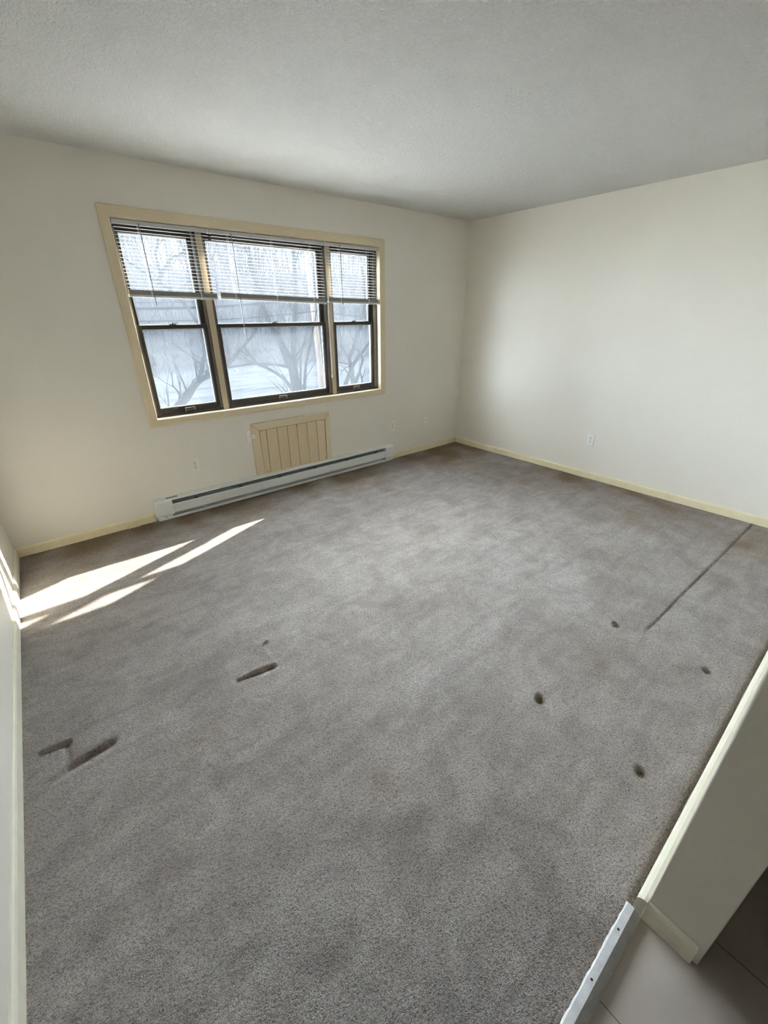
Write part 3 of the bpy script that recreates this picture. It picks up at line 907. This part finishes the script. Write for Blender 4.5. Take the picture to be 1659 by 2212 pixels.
# ------------------------------------------------------------------ metal threshold
root = empty('threshold_strip', (0.65, -3.583, 0.0), 'worn white metal carpet threshold strip with screws, beside the tile floor', 'threshold')
b = MB(); rnd = random.Random(3)
xs = np.linspace(-0.035, 1.306, 90)
for i, x in enumerate(xs):
    fray = rnd.uniform(-0.0012, 0.0012)
    for y, z in ((-3.563 + fray, -0.004), (-3.563 + fray, 0.0105), (-3.567, 0.0125), (-3.585, 0.0125), (-3.606, -0.0065), (-3.606, -0.008)):
        b.v.append((x, y, z))
for i in range(len(xs) - 1):
    for k in range(5):
        b.f.append([i * 6 + k, i * 6 + k + 1, (i + 1) * 6 + k + 1, (i + 1) * 6 + k])
b.f.append([0, 1, 2, 3, 4, 5][::-1]); b.f.append([(len(xs) - 1) * 6 + k for k in range(6)])
b.build('metal_strip', M['alu'], root)
for x in (0.22, 0.50, 0.80, 1.076, 1.225):
    MB().tube([(x, -3.576, 0.012), (x, -3.576, 0.0131)], 0.0030, 10).build('screw', M['dark'], root)

# ------------------------------------------------------------------ outdoors
def ground():
    n = 130
    xs_ = np.linspace(-160, 170, n); ys_ = np.concatenate([np.linspace(T, 40, 30), np.linspace(42, 150, 40)])
    b = MB()
    def hz(x, y):
        z = -3.3
        if y > 42:
            t = min(1, (y - 42) / 75); z += 15 * t * t * (3 - 2 * t) * max(0.0, min(1.0, (x + 0.25 * y) / 12.0 + 0.4))
        z += 0.25 * mnoise.noise(Vector((x * 0.15, y * 0.15, 0))) * min(1, y / 12) + (1.6 * mnoise.noise(Vector((x * 0.03, y * 0.03, 5))) if y > 50 else 0)
        return z
    for y in ys_:
        for x in xs_: b.v.append((x, y, hz(x, y)))
    for j in range(len(ys_) - 1):
        for i in range(n - 1):
            b.f.append([j * n + i, j * n + i + 1, (j + 1) * n + i + 1, (j + 1) * n + i])
    o = b.build('ground', M['ground'], smooth=True)
    return o, hz
go, hz = ground()
struct(go, 'pale winter ground and rising slope outside the window', 'ground')

def branchy(mb, p, d, length, r, depth, rnd, seg=5, spread=0.6, up=0.15, kids=3, steps=4):
    pts = [Vector(p)]; rad = [r]
    dd = Vector(d).normalized()
    for i in range(steps):
        dd = (dd + Vector((rnd.uniform(-1, 1), rnd.uniform(-1, 1), rnd.uniform(-0.5, 1) * 0.8 + up)) * 0.16).normalized()
        pts.append(pts[-1] + dd * length / steps)
        rad.append(r * (1 - 0.62 * (i + 1) / steps))
    mb.tube(pts, rad, seg, cap=False)
    if depth > 0:
        for k in range(kids):
            i = rnd.randint(max(1, steps // 3), steps)
            ax = Vector((rnd.uniform(-1, 1), rnd.uniform(-1, 1), rnd.uniform(-0.4, 0.8)))
            nd = (dd + ax * spread).normalized()
            branchy(mb, pts[i], nd, length * rnd.uniform(0.5, 0.75), max(0.003, rad[i] * 0.62), depth - 1, rnd, max(3, seg - 1), spread, up, kids, max(3, steps - 1))

def big_tree(limbs, base, label, seed, twigs=2, tl=0.9):
    """limbs: list of (polyline, r0, r1)"""
    rnd = random.Random(seed)
    mb = MB()
    for pts, r0, r1 in limbs:
        n = len(pts)
        mb.tube(pts, [r0 + (r1 - r0) * i / (n - 1) for i in range(n)], 8)
        for i in range(1, n):
            for k in range(twigs):
                t = rnd.random()
                p = Vector(pts[i - 1]).lerp(Vector(pts[i]), t)
                d = (Vector(pts[i]) - Vector(pts[i - 1])).normalized() + Vector((rnd.uniform(-1, 1), rnd.uniform(-0.6, 0.6), rnd.uniform(-0.3, 1)))
                branchy(mb, p, d, tl * rnd.uniform(0.6, 1.3), max(0.008, r1 * 0.55), 2, rnd, 4, 0.8, 0.1, 3, 4)
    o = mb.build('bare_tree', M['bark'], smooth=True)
    o.data.transform(Matrix.Translation(-Vector(base))); o.location = base
    return tag(o, label, 'tree')

# leaning tree seen low in the left window
A = 7.0
big_tree([
    ([(2.2, 7.0, hz(2.2, 7)-0.1), (2.5, 7.0, -1.4), (2.72, 7.0, -0.7), (2.93, 7.0, -0.35), (3.15, 7.0, -0.16), (3.35, 7.05, 0.04), (3.52, 7.1, 0.16), (3.85, 7.2, 0.28), (4.5, 7.3, 0.6)], 0.14, 0.045),
    ([(3.49, 7.05, 0.13), (3.57, 7.0, 0.35), (3.65, 7.0, 0.58), (3.75, 7.0, 0.81), (3.72, 7.0, 1.3), (3.5, 7.0, 1.8)], 0.06, 0.03),
    ([(2.95, 7.0, -0.33), (3.0, 7.0, -0.07), (2.9, 7.0, 0.12), (2.94, 7.0, 0.4)], 0.03, 0.008),
    ([(3.2, 7.0, -0.10), (3.35, 7.0, 0.19), (3.48, 7.0, 0.26), (3.9, 7.0, 0.5)], 0.022, 0.01),
    ([(3.5, 7.0, 1.8), (3.2, 6.9, 2.05), (3.01, 6.9, 2.18), (2.6, 7, 2.5)], 0.045, 0.02),
    ([(3.01, 6.9, 2.14), (3.18, 6.9, 2.42), (3.39, 6.9, 2.63), (3.6, 7.0, 2.72), (4.0, 7.0, 3.0)], 0.04, 0.012),
    ([(3.12, 7.0, 2.32), (3.11, 7.0, 2.53), (3.1, 7.0, 2.7), (3.21, 7.0, 2.95), (3.2, 7, 3.4)], 0.022, 0.008),
], (2.2, 7.0, hz(2.2, 7)), 'leaning bare tree nearest the left window, forked limb', 5, 1, 0.7)
# many-stemmed tree in the middle window
zb = hz(7.1, 9)
big_tree([
    ([(7.1, 9.0, zb - 0.1), (7.06, 9.0, -1.6), (7.04, 9.0, -0.63), (6.98, 9.0, 0.01), (6.79, 9.0, 0.52), (6.57, 9.0, 0.97), (6.35, 9.0, 1.4), (6.14, 9.0, 2.02), (6.0, 9.1, 2.9)], 0.20, 0.04),
    ([(7.1, 9.05, -1.6), (7.13, 9.1, -0.64), (7.11, 9.1, 0.36), (7.19, 9.1, 1.12), (7.37, 9.1, 2.05), (7.43, 9.1, 3.28)], 0.13, 0.05),
    ([(7.05, 9.0, -1.4), (6.91, 9.0, -0.61), (6.62, 9.0, -0.22), (6.25, 9.0, 0.03), (5.85, 9.0, 0.23), (5.51, 9.0, 0.71)], 0.075, 0.025),
    ([(6.98, 9.0, 0.02), (6.78, 9.0, 0.09), (6.35, 9.0, 0.2), (5.62, 9.0, 0.25), (4.93, 9.0, 0.2)], 0.05, 0.03),
    ([(4.70, 9.0, 0.05), (4.94, 9.0, 0.26), (5.31, 9.0, 0.59), (5.77, 9.0, 0.99), (5.95, 9.0, 1.18)], 0.045, 0.03),
    ([(7.2, 9.1, -1.5), (7.26, 9.1, -0.65), (7.36, 9.1, 0.34), (7.59, 9.1, 0.87)], 0.05, 0.02),
    ([(7.15, 9.0, -1.5), (7.30, 9.0, -0.9), (7.47, 9.0, 0.1), (7.75, 9.0, 0.9), (8.1, 9.0, 1.9)], 0.06, 0.02),
], (7.1, 9.0, zb), 'many-stemmed bare tree spreading behind the middle window', 11, 2, 0.9)
# crossing trunks in the right window
zb = hz(9.2, 9)
big_tree([
    ([(8.5, 9.0, zb - 0.1), (8.75, 9.0, -1.5), (8.99, 9.0, -0.64), (9.3, 9.0, -0.06), (9.58, 9.0, 0.21), (9.9, 9.0, 0.5), (10.4, 9, 1.0)], 0.095, 0.035),
    ([(9.27, 9.0, -0.06), (8.94, 9.0, 0.05), (8.73, 9.0, 0.09)], 0.03, 0.018),
    ([(9.23, 9.0, -0.05), (9.05, 9.0, -0.09), (8.79, 9.0, -0.25)], 0.022, 0.012),
], (8.5, 9.0, zb), 'bare trunk leaning right across the right window', 21, 1, 0.5)
big_tree([
    ([(9.55, 9.12, zb - 0.1), (9.45, 9.12, -1.5), (9.38, 9.12, -0.67), (9.30, 9.12, -0.02), (9.26, 9.12, 0.19), (9.46, 9.12, 0.49), (9.59, 9.12, 0.82), (9.76, 9.1, 1.16), (10.0, 9.1, 2.0), (9.9, 9.1, 3.0)], 0.085, 0.04),
], (9.55, 9.12, zb), 'bare trunk with a kink behind the crossing trunk, right window', 22, 1, 0.6)
big_tree([
    ([(9.3, 9.3, zb - 0.1), (9.5, 9.3, -1.2), (9.66, 9.3, -0.66), (9.86, 9.3, -0.24), (10.0, 9.3, 0.11), (9.9, 9.3, 0.3), (9.58, 9.3, 0.58)], 0.06, 0.03),
    ([(9.97, 9.3, -1.2), (9.93, 9.3, -0.68), (9.86, 9.3, -0.33)], 0.03, 0.03),
], (9.3, 9.3, zb), 'thin crooked bare trunk at the far right of the right window', 23, 1, 0.5)

# utility pole and its wires
pz = hz(10.9, 14)
root = empty('utility_pole', (10.98, 14.0, pz), 'pale wooden utility pole seen through the middle window', 'utility pole')
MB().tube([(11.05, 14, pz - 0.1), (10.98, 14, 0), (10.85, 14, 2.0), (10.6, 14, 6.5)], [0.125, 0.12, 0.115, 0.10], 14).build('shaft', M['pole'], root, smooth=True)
MB().box(9.9, 11.4, 13.86, 13.94, 6.0, 6.1).build('crossarm', M['pole'], root)
def wire(pts, r, label):
    P = []
    for i in range(len(pts) - 1):
        a, c = Vector(pts[i]), Vector(pts[i + 1])
        for k in range(12):
            t = k / 12; p = a.lerp(c, t); p.z -= 0.25 * 4 * t * (1 - t) * 0.4
            P.append(p)
    P.append(Vector(pts[-1]))
    o = MB().tube(P, r, 6).build('overhead_cable', M['cable'])
    return tag(o, label, 'cable', 'overhead cables')
wire([(-16, 14, 1.6), (3.85, 13.9, 1.78), (10.78, 13.86, 2.22), (30, 14, 1.15)], 0.045, 'thick dark overhead cable, uppermost below the raised blinds')
wire([(-16, 14, 1.0), (3.91, 13.9, 1.40), (10.82, 13.86, 1.70), (30, 14, 0.3)], 0.022, 'thin overhead cable just above the window meeting rails')
wire([(-16, 14, 1.75), (3.85, 13.9, 1.97), (10.78, 13.86, 2.42), (30, 14, 1.6)], 0.010, 'hair-thin overhead cable above the thick one')

# woods on the far slope: shared meshes, one object per tree
rnd = random.Random(77)
protos = []
for k in range(6):
    mb = MB()
    h = 9 + k * 0.7
    steps = 6; p = Vector((0, 0, -0.3)); pts = [p.copy()]; rr = [0.13]
    for i in range(steps):
        p = p + Vector((rnd.uniform(-.35, .35), rnd.uniform(-.35, .35), h / steps)); pts.append(p.copy()); rr.append(0.13 * (1 - 0.85 * (i + 1) / steps))
    mb.tube(pts, rr, 5, cap=False)
    for i in range(2, steps + 1):
        for q in range(3):
            branchy(mb, pts[i], (rnd.uniform(-1, 1), rnd.uniform(-1, 1), rnd.uniform(0.5, 1.6)), rnd.uniform(1.6, 3.2), max(0.035, rr[i] * 0.55), 2, rnd, 3, 0.7, 0.15, 3, 3)
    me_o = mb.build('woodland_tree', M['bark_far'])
    protos.append(me_o)
cnt = 0
lab = 'slender bare tree among the pale woods on the far slope'
tries = 0
while cnt < 250 and tries < 4000:
    tries += 1
    y = 46 + 60 * rnd.random() ** 1.2
    f = rnd.uniform(0.10, 0.95)
    x = 0.4 + (y + 3.6) * f
    if cnt < len(protos): o = protos[cnt]
    else:
        o = protos[cnt % len(protos)].copy(); C.objects.link(o)
    o.location = (x, y, hz(x, y)); o.rotation_euler = (0, 0, rnd.uniform(0, 6.28)); sc = rnd.uniform(0.7, 1.25); o.scale = (sc, sc, sc)
    tag(o, lab, 'tree', 'bare trees on the far slope')
    cnt += 1

# scrubby undergrowth: uncountable twigs
mb = MB()
for i in range(6500):
    y = 36 + 50 * rnd.random() ** 0.8
    f = rnd.uniform(0.10, 0.95); x = 0.4 + (y + 3.6) * f
    if y < 40 and mnoise.noise(Vector((x * 0.12, y * 0.2, 3))) < 0.12: continue
    z = hz(x, y); l = rnd.uniform(0.6, 2.2) * (0.6 if y < 40 else 1)
    d = Vector((rnd.uniform(-0.7, 0.7), rnd.uniform(-0.7, 0.7), 1)).normalized()
    p1 = Vector((x, y, z)) + d * l * 0.5; p2 = p1 + (d + Vector((rnd.uniform(-.5, .5), 0, rnd.uniform(-.2, .3)))).normalized() * l * 0.5
    mb.tube([(x, y, z - 0.05), p1, p2], [0.022, 0.016, 0.007], 3, cap=False)
o = mb.build('undergrowth', M['brush'])
tag(o, 'tangled dry brush covering the slope below the woods', 'brush', None, 'stuff')
